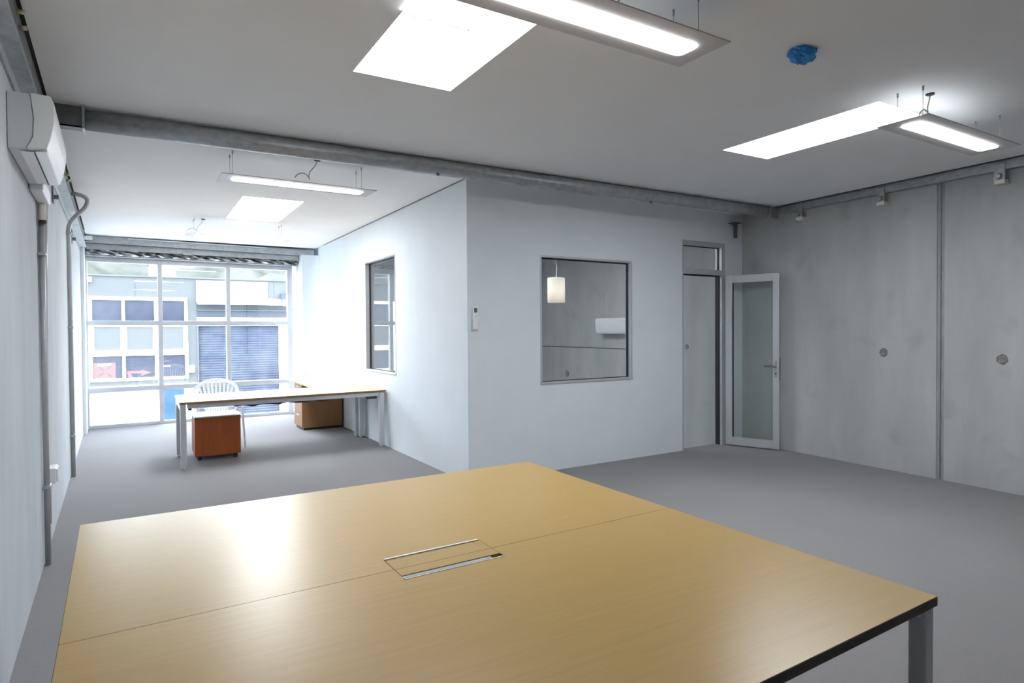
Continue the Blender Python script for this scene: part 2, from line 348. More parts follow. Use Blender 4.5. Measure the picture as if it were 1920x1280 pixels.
# ------------------------------------------------------------------ main window
def frame_mesh(name, members, m, parent, f, bevel=.003): return boxes(name, members, m, parent, f, bevel)
w1 = thing('window_1', WIN(.87, 0, 0), kind='structure')
xs = [-.70, .335, 1.37, 2.41]; x0, x1 = -.735, 2.455
for i, x in enumerate(xs):
    h = .045 if i in (0, 3) else .034
    box('mullion', (x-h, -.06, 0), (x+h, .05, 2.70), 'aluminium', w1, WIN, .003)
zt = [(2.615, 2.70), (1.62, 1.695), (.565, .64), (0, .05)]
for k, (a, b) in enumerate(zt):
    for i in range(3):
        box('transom', (xs[i]+.034, -.055, a), (xs[i+1]-.034, .045 if k != 3 else .03, b), 'aluminium', w1, WIN, .003)
for i in range(3):
    for a, b in ((1.695, 2.615), (.64, 1.62), (.05, .565)):
        if i == 0 and a < .1:
            box('frosted_pane', (xs[0]+.045, -.006, a), (-.165, 0, b), 'frost_soft', w1, WIN)
            box('frosted_pane', (-.163, -.006, a), (xs[1]-.034, 0, b), 'frost_bright', w1, WIN)
        else: box('pane', (xs[i]+.03, -.006, a-.005), (xs[i+1]-.03, 0, b+.005), 'clear_glass', w1, WIN)

# ------------------------------------------------------------------ partition windows
def int_window(name, U, f, side, lab=None):
    a, b, c, d = U; w = thing(name, f((a+b)/2, -.05, c), kind='structure')
    t = .022
    for nm, lo, hi in (('frame_head', (a, -.1, d-t), (b, .004, d)), ('frame_sill', (a, -.1, c), (b, .012, c+t)), ('frame_jamb', (a, -.1, c+t), (a+t, .004, d-t)), ('frame_jamb', (b-t, -.1, c+t), (b, .004, d-t))):
        box(nm, lo, hi, 'aluminium', w, f, .002)
    for nm, lo, hi in (('gasket', (a+t, -.072, d-t-.012), (b-t, -.05, d-t)), ('gasket', (a+t, -.072, c+t), (b-t, -.05, c+t+.008)), ('gasket', (a+t, -.072, c+t), (a+t+.01, -.05, d-t)), ('gasket', (b-t-.014, -.072, c+t), (b-t, -.05, d-t))):
        box(nm, lo, hi, 'gasket', w, f)
    box('pane', (a+t, -.064, c+t), (b-t, -.058, d-t), 'clear_glass', w, f)
    return w
int_window('window_2', W2, FRONT, 1)
int_window('window_3', W3, lambda u, d, z: SIDE(d, u, z), 1)

# ------------------------------------------------------------------ glazed door with transom light
d1 = thing('door_1', FRONT(6.17, 0, 0), kind='structure')
a, b, c, d = DO; t = .045
box('door_jamb', (a, -.1, 0), (a+.018, .006, d), 'aluminium', d1, FRONT, .002)
box('door_jamb', (b-.065, -.1, 0), (b, .006, d), 'aluminium', d1, FRONT, .002)
box('door_stop', (b-.078, -.09, 0), (b-.065, -.03, 2.18), 'gasket', d1, FRONT)
box('frame_head', (a+.018, -.1, d-.06), (b-.065, .006, d), 'aluminium', d1, FRONT, .002)
box('transom_bar', (a+.018, -.1, 2.185), (b-.065, .006, 2.25), 'aluminium', d1, FRONT, .002)
box('door_stop', (a+.018, -.09, 2.172), (b-.065, -.03, 2.185), 'gasket', d1, FRONT)
box('transom_pane', (a+.018, -.055, 2.25), (b-.065, -.049, d-.06), 'clear_glass', d1, FRONT)
box('gasket', (b-.075, -.06, 2.25), (b-.065, -.04, d-.06), 'gasket', d1, FRONT)
box('gasket', (a+.018, -.06, d-.068), (b-.065, -.04, d-.06), 'gasket', d1, FRONT)
box('strike_plate', (a+.0185, -.06, .98), (a+.021, -.035, 1.06), 'dark_steel', d1, FRONT)
H = Vector((6.565, fy(6.565)-.03)); E = Vector((6.80, 5.035)); dv = (E-H); LW = dv.length; dv.normalize(); nv = Vector((-dv.y, dv.x))   # nv to the +x side
if nv.x > 0: nv = -nv
LEAF = lambda u, off, z: Vector((H.x+dv.x*u+nv.x*off, H.y+dv.y*u+nv.y*off, z))
leaf = boxes('door_leaf', [((.0, 0, .012), (.085, .045, 2.18)), ((LW-.075, 0, .012), (LW, .045, 2.18)), ((.085, 0, .012), (LW-.075, .045, .115)), ((.085, 0, 2.085), (LW-.075, .045, 2.18))], 'alu_silver', d1, LEAF, .003)
box('door_pane', (.085, .019, .115), (LW-.075, .025, 2.085), 'door_glass', leaf, LEAF)
box('glazing_bead', (.085, .012, .115), (.095, .034, 2.085), 'gasket', leaf, LEAF)
hp = box('handle_plate', (LW-.055, .045, .90), (LW-.022, .052, 1.10), 'galvanised', leaf, LEAF, .003)
tube('lever_handle', [LEAF(LW-.04, .05, 1.03), LEAF(LW-.04, .09, 1.03), LEAF(LW-.05, .098, 1.032), LEAF(LW-.10, .098, 1.036), LEAF(LW-.165, .095, 1.038)], .011, 'dark_steel', leaf)
tube('lever_handle', [LEAF(LW-.04, 0, 1.03), LEAF(LW-.04, -.04, 1.03), LEAF(LW-.05, -.05, 1.032), LEAF(LW-.15, -.05, 1.036)], .010, 'galvanised', leaf)
tube('lock_cylinder', [LEAF(LW-.04, .05, .945), LEAF(LW-.04, .066, .945)], .011, 'dark_steel', leaf)
box('latch_face', (LW, .012, .86), (LW+.004, .034, 1.14), 'dark_steel', leaf, LEAF)

# ------------------------------------------------------------------ steelwork
pb = thing('pipe_beam', (3.1, 5.1, 2.85), 'long galvanised round steel pipe beam crossing under the ceiling', 'beam')
py_ = lambda x: 5.09 + .004*x
tube('pipe', [(x, py_(x), 2.917 + .0015*x) for x in (-.275, 1, 2, 3, 4, 5, 6, 6.62)], .068, 'galvanised', pb, 28)
box('end_plate', (-.29, py_(0)-.085, 2.835), (-.275, py_(0)+.085, CZ-.002), 'galvanised', pb, ID, .002)
box('end_plate', (6.62, py_(6.6)-.085, 2.84), (6.635, py_(6.6)+.085, CZ-.002), 'galvanised', pb, ID, .002)
boxes('end_stub', [((-.47, py_(0)-.05, 2.85), (-.29, py_(0)-.04, CZ-.004)), ((-.47, py_(0)-.05, 2.85), (-.29, py_(0)+.05, 2.858))], 'dark_steel', pb)
box('end_stub', (6.635, py_(6.6)-.05, 2.85), (6.80, py_(6.6)-.04, CZ-.004), 'galvanised', pb)
for x in (2.25, 4.72): tube('weld_boss', [(x, py_(x)-.03, 2.856), (x+.02, py_(x)-.032, 2.846)], .012, 'dark_steel', pb)
hb = thing('hanger_bracket', FRONT(6.70, .06, 2.74), 'small steel angle bracket under the right end of the pipe beam', 'bracket')
box('hanger_plate', (6.70, .03, 2.68), (6.765, .042, 2.86), 'dark_steel', hb, FRONT, .002)
box('top_plate', (6.63, .0, 2.86), (6.77, .10, 2.872), 'dark_steel', hb, FRONT, .002)

lb = thing('steel_channel', LEFT(.03, 4, 2.75), 'galvanised steel channel running along the left concrete wall at the ceiling', 'beam')
box('channel_web', (.045, Y0+.05, 2.775), (.055, 11.25, 2.985), 'dark_steel', lb, LEFT)
box('channel_flange', (0.001, Y0+.05, 2.765), (.075, 11.25, 2.775), 'galvanised', lb, LEFT)
box('wall_angle', (0.001, Y0+.05, 2.705), (.012, 11.25, 2.765), 'galvanised', lb, LEFT)
box('flange_lip', (.075, Y0+.05, 2.764), (.079, 11.25, 2.782), 'galvanised', lb, LEFT)
box('top_shadow_strip', (.056, Y0+.05, CZ+.002), (.071, 11.04, CZ+.018), 'dark_gap', lb, LEFT)
for y in (3.62, 7.1):
    for k in (0, 1):
        tube('bolt', [LEFT(.055, y+.09*k, 2.955-.035*k), LEFT(.085, y+.09*k, 2.955-.035*k)], .011, 'brass_zinc', lb, 8)
for i, y in enumerate((6.3, 9.0)):
    k = thing('wall_clamp', LEFT(.02, y, 2.55), ['dark steel bolted clamp on left wall just past the air conditioner', 'dark steel bolted clamp on left wall behind the bent conduit'][i], 'clamp', 'bolted clamps under the left channel')
    box('clamp_plate', (.001, y-.045, 2.55), (.012, y+.045, 2.705), 'dark_steel', k, LEFT, .002)
    tube('bolt', [LEFT(.012, y, 2.60), LEFT(.045, y, 2.60)], .018, 'dark_steel', k, 6, smooth=False)

rb = thing('steel_channel', RIGHT(.05, 4, 2.9), 'galvanised steel channel running along the right concrete wall at the ceiling', 'beam')
box('channel_web', (.065, Y0+.05, 2.918), (.075, 5.10, 2.988), 'galvanised', rb, RIGHT)
box('channel_flange', (0.001, Y0+.05, 2.975), (.085, 5.10, 2.985), 'galvanised', rb, RIGHT)
box('channel_flange', (0.001, Y0+.05, 2.908), (.075, 5.10, 2.918), 'galvanised', rb, RIGHT)
box('joint_gap', (.076, 3.98, 2.976), (.088, 3.99, 3.0), 'pale_laminate', rb, RIGHT)
box('top_shadow_strip', (.087, Y0+.05, CZ+.004), (.124, 5.2, CZ+.02), 'dark_gap', rb, RIGHT)
for y, wn in ((4.77, 'nearest the glass door'), (3.785, 'midway between the door and the wall joint'), (2.697, 'furthest from the door, past the wall joint')):
    k = thing('wall_clamp', RIGHT(.02, y, 2.81), 'bolted steel cleat below the right channel, ' + wn, 'clamp', 'bolted cleats under the right channel')
    box('clamp_plate', (.076, y-.045, 2.822), (.084, y+.045, 2.968), 'galvanised', k, RIGHT, .002)
    box('packer', (.001, y-.042, 2.785), (.083, y+.042, 2.8215), 'warm_plastic', k, RIGHT, .002)
    tube('bolt', [RIGHT(.084, y, 2.85), RIGHT(.106, y, 2.85)], .02, 'galvanised', k, 6, smooth=False)
    tube('washer', [RIGHT(.084, y, 2.85), RIGHT(.088, y, 2.85)], .027, 'galvanised', k, 14)

wb = thing('window_beam', (.95, 11.75, 2.72), 'grey galvanised steel lintel beam above the big window', 'beam')
WB = lambda x, y, z: Vector((x, y + .05*x, z - .004*x))
XR = 2.78
box('upper_web', (-.64, 11.60, 2.885), (XR, 11.61, 2.982), 'galvanised', wb, WB)
box('lower_flange', (-.68, 11.56, 2.872), (XR, 11.62, 2.884), 'galvanised', wb, WB)
box('lower_web', (-.70, 11.66, 2.79), (XR, 11.67, 2.872), 'galvanised', wb, WB)
box('bottom_lip', (-.70, 11.64, 2.782), (2.5, 11.68, 2.79), 'galvanised', wb, WB)
box('white_rail', (-.1, 11.575, 2.958), (1.96, 11.598, 2.974), 'white_plastic', wb, WB)
box('end_block', (-.70, 11.50, 2.905), (-.56, 11.56, 2.96), 'white_plastic', wb, WB)
for x in (-.03, .72, 1.56): box('clip', (x-.06, 11.62, 2.775), (x+.06, 11.658, 2.81), 'galvanised', wb, WB, .002)
V, Fc = [], []; n = 60
for i in range(n+1):
    x = -.70 + (2.5+.70)*i/n
    for j in range(5):
        V.append(WB(x, 11.72+.03*math.sin(i*1.7+j*2.1)+random.uniform(-.02, .02), 2.70 + .02*j+.008))
for i in range(n):
    for j in range(4): Fc.append((i*5+j, (i+1)*5+j, (i+1)*5+j+1, i*5+j+1))
o = mk('foil_insulation', V, Fc, 'foil', wb); o.modifiers.new('s', 'SOLIDIFY').thickness = .004
box('head_flashing', (-.72, 11.74, 2.690), (2.5, 11.83, 2.706), 'galvanised', wb, WB)

# ------------------------------------------------------------------ skylights (flat daylight diffusers in the ceiling)
def skylight(x0, x1, y0, y1, label):
    s = thing('skylight', ((x0+x1)/2, (y0+y1)/2, CZ-.006), label, 'skylight', 'flush daylight panels in the ceiling')
    box('diffuser', (x0+.003, y0+.003, CZ-.001), (x1-.003, y1-.003, CZ+.014), 'skylight_diffuser', s)
    e = .003
    boxes('edge_trim', [((x0, y0, CZ-.002), (x0+e, y1, CZ+.012)), ((x1-e, y0, CZ-.002), (x1, y1, CZ+.012)), ((x0+e, y0, CZ-.002), (x1-e, y0+e, CZ+.012)), ((x0+e, y1-e, CZ-.002), (x1-e, y1, CZ+.012))], 'white_plastic', s)
    return s
s1 = skylight(*SKY[0], 'large bright skylight panel above the near wooden table')
box('overlay_sheet', (1.09, 2.595, CZ-.011), (1.425, 2.815, CZ-.0025), 'skylight_diffuser', s1)
boxes('overlay_edge', [((1.088, 2.815, CZ-.012), (1.432, 2.823, CZ-.003)), ((1.425, 2.595, CZ-.012), (1.430, 2.823, CZ-.003))], 'sealant', s1)
skylight(*SKY[1], 'long bright skylight panel near the right concrete wall, beside the hanging light')
skylight(*SKY[2], 'bright skylight panel beyond the pipe beam, above the far desk')

w4 = thing('unseen_skylight', (4.5, 8.26, CZ), kind='structure')      # unseen roof light added to light the enclosed room, on the others' grid
box('diffuser', (SKY[3][0]+.003, SKY[3][2]+.003, CZ-.001), (SKY[3][1]-.003, SKY[3][3]-.003, CZ+.014), 'skylight_diffuser', w4)

# ------------------------------------------------------------------ hanging luminaires
def luminaire(xc, yc, label, cord, dz=0., L=1.3, rot=.02):
    z0 = 2.778+dz
    c_, s_ = math.cos(rot), math.sin(rot)
    T = lambda u, v, z: Vector((xc+u*c_-v*s_, yc+u*s_+v*c_, z))
    t = thing('hanging_light', T(0, 0, z0-.02), label, 'light', 'slim suspended office lights')
    box('panel', (-L/2, -.155, z0), (L/2, .155, z0+.006), 'lamp_tray', t, T, .001)
    l, w, r = L/2-.095, .064, .03
    poly = []
    for cx, cy, a0 in ((l-r, w-r, 0), (-l+r, w-r, 90), (-l+r, -w+r, 180), (l-r, -w+r, 270)):
        for k in range(6):
            a = math.radians(a0+18*k); poly.append((cx+r*math.cos(a), cy+r*math.sin(a)))
    n = len(poly)
    V = [T(x, y, z0-.001) for x, y in poly] + [T(x*.992, y*.94, z0-.006) for x, y in poly]
    mk('diffuser', V, [tuple(range(n)), tuple(range(n, 2*n))] + [(i, (i+1) % n, (i+1) % n+n, i+n) for i in range(n)], 'lamp_light', t)
    gear = box('gear_box', (-.42, -.04, z0+.006), (.45, .04, z0+.032), 'white_plastic', t, T, .003)
    box('uplight_strip', (-.50, .055, z0+.0065), (.55, .12, z0+.012), 'lamp_uplight', t, T)
    for u in (-L/2+.095, L/2-.12):
        for v in (-.075, .075):
            wv = tube('wire', [T(u, v, z0+.006), T(u, v, CZ-.0005)], .0017, 'conduit', t, 6)
            tube('grip', [T(u, v, CZ-.028), T(u, v, CZ-.0005)], .006, 'conduit', wv, 8)
            tube('grip', [T(u, v, z0+.006), T(u, v, z0+.026)], .005, 'conduit', wv, 8)
    cu, cv = cord
    cn = lathe('cord_canopy', [(0, -.008), (.024, -.008), (.026, -.004), (.026, 0), (0, 0)], T(cu, cv, CZ-.0005), 'black_plastic', t, 18)
    tube('power_cord', bez(T(cu, cv, CZ-.006), T(cu-.02, cv, CZ-.09), T(cu-.10, cv-.02, CZ-.10), T(cu-.075, cv-.03, z0+.03)), .0042, 'conduit', t, 8)
    tube('power_cord', bez(T(cu-.075, cv-.03, z0+.03), T(cu-.10, cv-.03, z0+.10), T(cu-.17, cv-.03, z0+.085), T(cu-.20, cv-.03, z0+.03)), .0042, 'conduit', t, 8)
    return t
luminaire(1.65, 2.10, 'hanging light at the top edge of the view, over the near table', (.2, .05))
luminaire(1.25, 5.76, 'hanging light just beyond the pipe beam, before the far skylight', (.12, -.13))
luminaire(1.22, 9.33, 'furthest hanging light, close to the big window', (-.45, -.05))
luminaire(4.74, 2.185, 'hanging light next to the right concrete wall beside the long skylight', (-.36, -.03), L=1.28)

# ------------------------------------------------------------------ blue wrapped detector
det = thing('smoke_detector', (3.10, 2.16, CZ-.07), 'ceiling detector wrapped in crumpled bright blue plastic', 'detector')
lathe('detector_base', [(0, -.018), (.05, -.018), (.055, 0), (0, 0)], (3.10, 2.16, CZ-.0005), 'white_plastic', det, 20)
V, Fc = [], []; nu, nvv = 22, 9
for j in range(nvv):
    a = math.pi/2*j/(nvv-1)
    for k in range(nu):
        th = 2*math.pi*k/nu; q = 1+random.uniform(-.13, .13) + .06*math.sin(5*th+j)
        V.append((3.10+.078*math.cos(a)**.7*q*math.cos(th)*1.05, 2.16+.066*math.cos(a)**.7*q*math.sin(th), CZ-.002-.062*math.sin(a)*(1+random.uniform(-.08, .08))))
for j in range(nvv-1):
    for k in range(nu): Fc.append((j*nu+k, j*nu+(k+1) % nu, (j+1)*nu+(k+1) % nu, (j+1)*nu+k))
Fc.append(tuple((nvv-1)*nu+k for k in range(nu)))
mk('plastic_wrap', V, Fc, 'blue_film', det, smooth=False)
tube('tape_band', [(3.10+.066*math.cos(2*math.pi*k/24), 2.16+.058*math.sin(2*math.pi*k/24), CZ-.012) for k in range(25)], .004, 'blue_film', det, 6)

# ------------------------------------------------------------------ split air conditioners
def aircon(f, y0, y1, z0, label, ext):
    t = thing('air_conditioner', f(.08, (y0+y1)/2, z0), label, 'air conditioner')
    base = [(0.002, z0+.0), (.07, z0+.005), (.095, z0+.06), (.10, z0+.15), (.088, z0+.262), (0.002, z0+.262)]
    cover = [(.072, z0+.005), (.15, z0+.012), (.165, z0+.055), (.178, z0+.12), (.184, z0+.18), (.182, z0+.225), (.168, z0+.262), (.09, z0+.266), (.102, z0+.15), (.097, z0+.06)]
    extr('body', base, y0, y1, f, 'grey_plastic', t, bevel=.004)
    extr('front_cover', cover, y0-.003, y1+.003, f, 'white_plastic', t, bevel=.004)
    sg = 1 if y1 > y0 else -1
    lv = extr('louvre', [(.104, z0-.004), (.147, z0+.003), (.148, z0+.007), (.104, z0+.001)], y0+.03*sg, y1-.03*sg, f, 'bright_plastic', t)  # paler plastic: window light on the flap put into its colour
    extr('outlet', [(.045, z0-.002), (.098, z0-.004), (.098, z0+.0), (.045, z0+.002)], y0+.04*sg, y1-.05*sg, f, 'bright_plastic', t)  # whitened likewise, for the light caught on the underside
    box('outlet_slot', (.097, y0+.04, z0-.0045), (.102, y1-.05, z0-.002), 'gasket', t, f)
    if ext: box('pipe_cover', (.002, y1+.003, z0-.03), (.07, y1+.50, z0+.05), 'white_plastic', t, f, .008)
    return t
aircon(LEFT, 3.72, 4.58, 2.362, 'white split air conditioner mounted high on the left concrete wall', True)
aircon(RIGHT, 7.72, 8.78, 1.43, 'white wall air conditioner seen through the partition window', False)

# ------------------------------------------------------------------ conduits and outlet on the left wall
c1 = thing('conduit', LEFT(.03, 5.06, 0), 'grey conduit running down the left wall below the air conditioner', 'conduit', 'conduits on the left wall')
tube('pipe', [LEFT(.022, 5.06, .002), LEFT(.022, 5.06, 2.34)], .017, 'conduit', c1, 14)
tube('insulated_line', [LEFT(.026, 5.10, .9), LEFT(.026, 5.11, 1.8), LEFT(.028, 5.13, 2.34)], [.010, .018, .024], 'conduit', c1, 12)
tube('drain_sleeve', [LEFT(.03, 5.03, 2.22), LEFT(.03, 5.03, 2.35)], .021, 'warm_plastic', c1, 14)
tube('collar', [LEFT(.03, 5.03, 2.20), LEFT(.03, 5.03, 2.222)], .022, 'black_plastic', c1, 14)
for z in (.50, 2.0): box('saddle_clip', (.001, 5.02, z), (.044, 5.12, z+.02), 'galvanised', c1, LEFT, .003)
c2 = thing('conduit', LEFT(.03, 8.04, 0), 'steel conduit on left wall bending out at the top near the window', 'conduit', 'conduits on the left wall')
tube('pipe', [LEFT(.024, 8.04, .002), LEFT(.024, 8.04, 2.56)] + bez(LEFT(.024, 8.04, 2.58), LEFT(.024, 8.04, 2.68), LEFT(.10, 8.0, 2.72), LEFT(.17, 7.95, 2.80), 8)
     + bez(LEFT(.18, 7.94, 2.82), LEFT(.21, 7.92, 2.88), LEFT(.20, 7.92, 2.93), LEFT(.06, 7.9, 2.93), 8), .021, 'conduit', c2, 14)
for z in (.42, 1.55, 2.53): box('saddle_clip', (.001, 7.995, z), (.05, 8.085, z+.022), 'galvanised', c2, LEFT, .003)
so = thing('power_outlet', LEFT(.03, 5.42, .46), 'small white surface outlet box on the left wall beside the conduit', 'outlet')
box('box', (.001, 5.33, .47), (.055, 5.50, .575), 'white_plastic', so, LEFT, .006)
box('face_plate', (.055, 5.34, .478), (.062, 5.49, .567), 'pale_laminate', so, LEFT, .003)
tube('cable_tail', [LEFT(.02, 5.36, .47), LEFT(.02, 5.34, .40), LEFT(.018, 5.33, .2)], .007, 'conduit', so, 8)

# ------------------------------------------------------------------ wall remote
rm = thing('remote_control', FRONT(2.865, .02, 1.5), 'white air conditioner remote in its holder on the partition corner', 'remote')
box('holder', (2.832, .001, 1.502), (2.898, .018, 1.60), 'grey_plastic', rm, FRONT, .004)
box('body', (2.838, .004, 1.515), (2.892, .024, 1.735), 'bright_plastic', rm, FRONT, .005)
box('display', (2.848, .024, 1.675), (2.882, .0255, 1.722), 'lcd', rm, FRONT)
box('button', (2.859, .024, 1.632), (2.869, .026, 1.642), 'conduit', rm, FRONT)

# ------------------------------------------------------------------ pendant in the partitioned room
pn = thing('pendant_lamp', (5.17, 7.5, 1.89), 'white cylinder pendant lamp hanging behind the partition window', 'lamp')
lathe('shade', [(.118, 0), (.125, .004), (.125, .345), (.118, .355), (.02, .357), (0, .357)], (5.17, 7.5, 1.89), 'lampshade', pn, 32)
lathe('bulb', [(0, .06), (.05, .062), (.06, .09), (.02, .13), (0, .13)], (5.17, 7.5, 1.89), 'pendant_glow', pn, 20)
tube('cord', bez((5.17, 7.5, 2.245), (5.17, 7.5, 2.33), (5.20, 7.5, 2.38), (5.165, 7.5, 2.46)), .005, 'white_plastic', pn, 8)
tube('rod', [(5.165, 7.5, 2.45), (5.165, 7.5, CZ-.001)], .013, 'galvanised', pn, 10)
pl = bpy.data.lights.new('pendant_light', 'POINT'); pl.energy = PENDANT_W; pl.color = (1, .93, .84); pl.shadow_soft_size = .04
plo = bpy.data.objects.new('pendant_light', pl); COL.objects.link(plo); plo.parent = pn; plo.location = (0, 0, .19)

# ------------------------------------------------------------------ near table
tb = thing('meeting_table', (.88, 2.0, 0), 'large square light-wood meeting table with cable hatch in the foreground', 'table')
TZ = .74
A, B, Cc, D = (-.206, 3.03), (1.937, 3.107), (1.936, .925), (-.150, .845)          # far left, far right, near right, near left
sl, sr = (-.176, 1.886), (1.937, 1.975)
g = .0012
def lerp(p, q, t): return (p[0]+(q[0]-p[0])*t, p[1]+(q[1]-p[1])*t)
hx0, hx1 = .697, 1.052
def sy(x): return sl[1] + (sr[1]-sl[1])*(x-sl[0])/(sr[0]-sl[0])
hb_, hf_ = 2.040, 1.843   # hatch far and near edge
def top_piece(poly, nm='tabletop'):
    return prism(nm, poly, TZ-.0255, TZ, 'table_veneer', tb)
# each board has the hatch notch cut into its inner edge
top_piece([A, B, (sr[0], sr[1]+g), (hx1+.0045, sy(hx1)+g), (hx1+.0045, 2.0475), (hx0-.003, 2.0315), (hx0-.003, sy(hx0)+g), (sl[0], sl[1]+g)])
top_piece([(sl[0], sl[1]-g), (hx0-.003, sy(hx0)-g), (hx0-.003, 1.8275), (hx1+.0045, 1.8435), (hx1+.0045, sy(hx1)-g), (sr[0], sr[1]-g), Cc, D])
def edge(p, q, nm='edge_band'):
    d_ = Vector((q[0]-p[0], q[1]-p[1], 0)).normalized(); n_ = Vector((d_.y, -d_.x, 0)) * .0015
    V = [Vector((p[0], p[1], TZ-.026)), Vector((q[0], q[1], TZ-.026)), Vector((q[0], q[1], TZ-.0012)), Vector((p[0], p[1], TZ-.0012))]
    V += [v+n_ for v in V]
    mk(nm, V, [(0, 1, 2, 3), (7, 6, 5, 4), (0, 4, 5, 1), (1, 5, 6, 2), (2, 6, 7, 3), (3, 7, 4, 0)], 'edge_dark', tb)
for p, q in ((D, Cc), (Cc, (sr[0], sr[1]-g)), ((sr[0], sr[1]+g), B), (B, A), (A, (sl[0], sl[1]+g)), ((sl[0], sl[1]-g), D)): edge(p, q)
ch = thing('cable_hatch', (.875, 1.94, TZ-.03)); ch.parent = tb; ch.location = Vector((.875, 1.94, TZ-.03)) - wl(tb)
HS = lambda x, y, z: Vector((x, y + .045*(x-hx0), z))
box('flap', (hx0, sy(hx0)+.001, TZ-.012), (hx1+.0035, 2.015, TZ-.0005), 'table_veneer', ch, HS)
box('flap', (hx0, 1.865, TZ-.012), (hx1+.0035, sy(hx0)-.001, TZ-.0005), 'table_veneer', ch, HS)
box('rail', (hx0-.002, 2.0215, TZ-.01), (hx1+.003, 2.0305, TZ+.002), 'bright_plastic', ch, HS, .001)
box('slot', (hx0, 2.0152, TZ-.024), (hx1+.002, 2.0213, TZ-.008), 'dark_gap', ch, HS)
box('brush_strip', (hx0, 1.848, TZ-.012), (hx1-.035, 1.863, TZ-.003), 'conduit', ch, HS)
box('slot', (hx0, 1.834, TZ-.024), (hx1+.002, 1.8645, TZ-.0125), 'dark_gap', ch, HS)
box('rail', (hx0-.002, 1.8285, TZ-.01), (hx1+.004, 1.8335, TZ+.002), 'bright_plastic', ch, HS, .001)
LZ = TZ-.0265
for x, y in ((-.165, 2.985), (1.909, 3.06), (1.909, .9545), (-.12, .89)):
    box('leg', (x-.0215, y-.0245, .018), (x+.0215, y+.0245, LZ), 'alu_silver', tb, ID, .005)
    tube('levelling_foot', [(x, y, 0), (x, y, .02)], .018, 'alu_silver', tb, 14)
box('end_rail', (1.889, .981, LZ-.04), (1.929, 3.034, LZ), 'alu_silver', tb, ID, .004)
prism('end_rail', [(-.14, .916), (-.10, .916), (-.145, 2.96), (-.185, 2.96)], LZ-.04, LZ, 'alu_silver', tb)
for p, q in (((-.098, .89), (1.886, .955)), ((-.12, 1.93), (1.886, 2.0)), ((-.143, 2.985), (1.886, 3.055))):
    prism('cross_rail', [(p[0], p[1]-.018), (q[0], q[1]-.018), (q[0], q[1]+.018), (p[0], p[1]+.018)], LZ-.012, LZ, 'alu_silver', tb)
box('cable_tray', (.6, 1.8, .60), (1.15, 2.07, .612), 'dark_steel', tb)
for sx in (1, ):   # rounded corner gussets of the leg frame
    pts = [(0, 0)] + [(.05*(1-math.sin(a)), .05*(1-math.cos(a))) for a in [math.pi/2*k/6 for k in range(7)]]
    V = [Vector((1.888-u, .955-.018-.033*u, LZ-.012-w)) for u, w in pts] + [Vector((1.888-u, .955+.018-.033*u, LZ-.012-w)) for u, w in pts]
    n = len(pts)
    mk('corner_gusset', V, [tuple(range(n)), tuple(range(n, 2*n))] + [(i, (i+1) % n, (i+1) % n+n, i+n) for i in range(n)], 'alu_silver', tb)

# ------------------------------------------------------------------ far desk with return
DK = lambda x, y, z: Vector((x, y + .065*(x-.385), z))
dk = thing('corner_desk', (1.6, 8.4, 0), 'L-shaped pale-top office desk with silver legs near the window', 'desk')
box('desktop', (.385, 7.75, .712), (2.765, 8.72, .74), 'desk_veneer', dk, DK, .002)
box('edge_band', (.385, 7.7475, .713), (2.765, 7.7495, .7385), 'edge_brown', dk, DK)
box('edge_band', (.3825, 7.75, .713), (.3848, 8.72, .7385), 'alu_silver', dk, DK)
RT = [(2.06, 8.832), (2.765, 8.877), (2.765, 11.05), (2.12, 10.95)]
prism('return_top', RT, .712, .74, 'desk_veneer', dk)
box('front_rail', (.46, 7.775, .665), (2.70, 7.805, .711), 'alu_silver', dk, DK, .003)
box('back_rail', (.46, 8.66, .665), (2.70, 8.69, .711), 'alu_silver', dk, DK, .003)
for x in (.42, 2.715): box('side_rail', (x-.03, 7.815, .65), (x+.03, 8.635, .711), 'alu_silver', dk, DK, .003)
for x in (.42, 2.715):
    for y in (7.785, 8.665):
        p = DK(x, y, 0); box('leg', (p.x-.03, p.y-.03, .02), (p.x+.03, p.y+.03, .711), 'alu_silver', dk, ID, .006)
        tube('levelling_foot', [(p.x, p.y, 0), (p.x, p.y, .022)], .02, 'pale_laminate', dk, 14)
box('leg', (2.66, 8.92, .0), (2.72, 8.98, .711), 'alu_silver', dk, ID, .006)
box('corner_bracket', (2.52, 7.80, .63), (2.66, 7.86, .664), 'black_plastic', dk, DK, .003)
box('corner_bracket', (.47, 7.80, .64), (.51, 7.84, .664), 'black_plastic', dk, DK, .003)
V = []
tube('cable_bundle', [DK(.95+.1*i, 7.86, .655+.012*math.sin(i*2.3)) for i in range(12)], .012, 'black_plastic', dk, 8)

# ------------------------------------------------------------------ pedestals
mp_ = thing('mobile_pedestal', (.81, 8.42, 0), 'cherry wood mobile drawer pedestal on castors under the pale desk', 'pedestal')
MP = lambda x, y, z: Vector((x, y + .03*(x-.56), z))
box('carcass', (.56, 8.19, .055), (1.055, 8.70, .498), 'cherry', mp_, MP, .003)
box('top_panel', (.556, 8.183, .499), (1.059, 8.705, .517), 'pale_laminate', mp_, MP, .003)
box('edge_strip', (.558, 8.1815, .4975), (1.057, 8.1835, .506), 'edge_brown', mp_, MP)
for z0, z1 in ((.07, .21), (.215, .355), (.36, .49)):
    dr = box('drawer_front', (.565, 8.70, z0), (1.05, 8.718, z1), 'cherry', mp_, MP, .002)
    box('handle', (.74, 8.718, z1-.05), (.88, 8.74, z1-.035), 'alu_silver', dr, MP, .002)
for x in (.61, 1.0):
    for y in (8.25, 8.64):
        k = tube('castor', [MP(x-.018, y, .024), MP(x+.018, y, .024)], .024, 'black_plastic', mp_, 16)
        box('fork', (x-.022, y-.012, .024), (x+.022, y+.012, .056), 'black_plastic', k, MP)
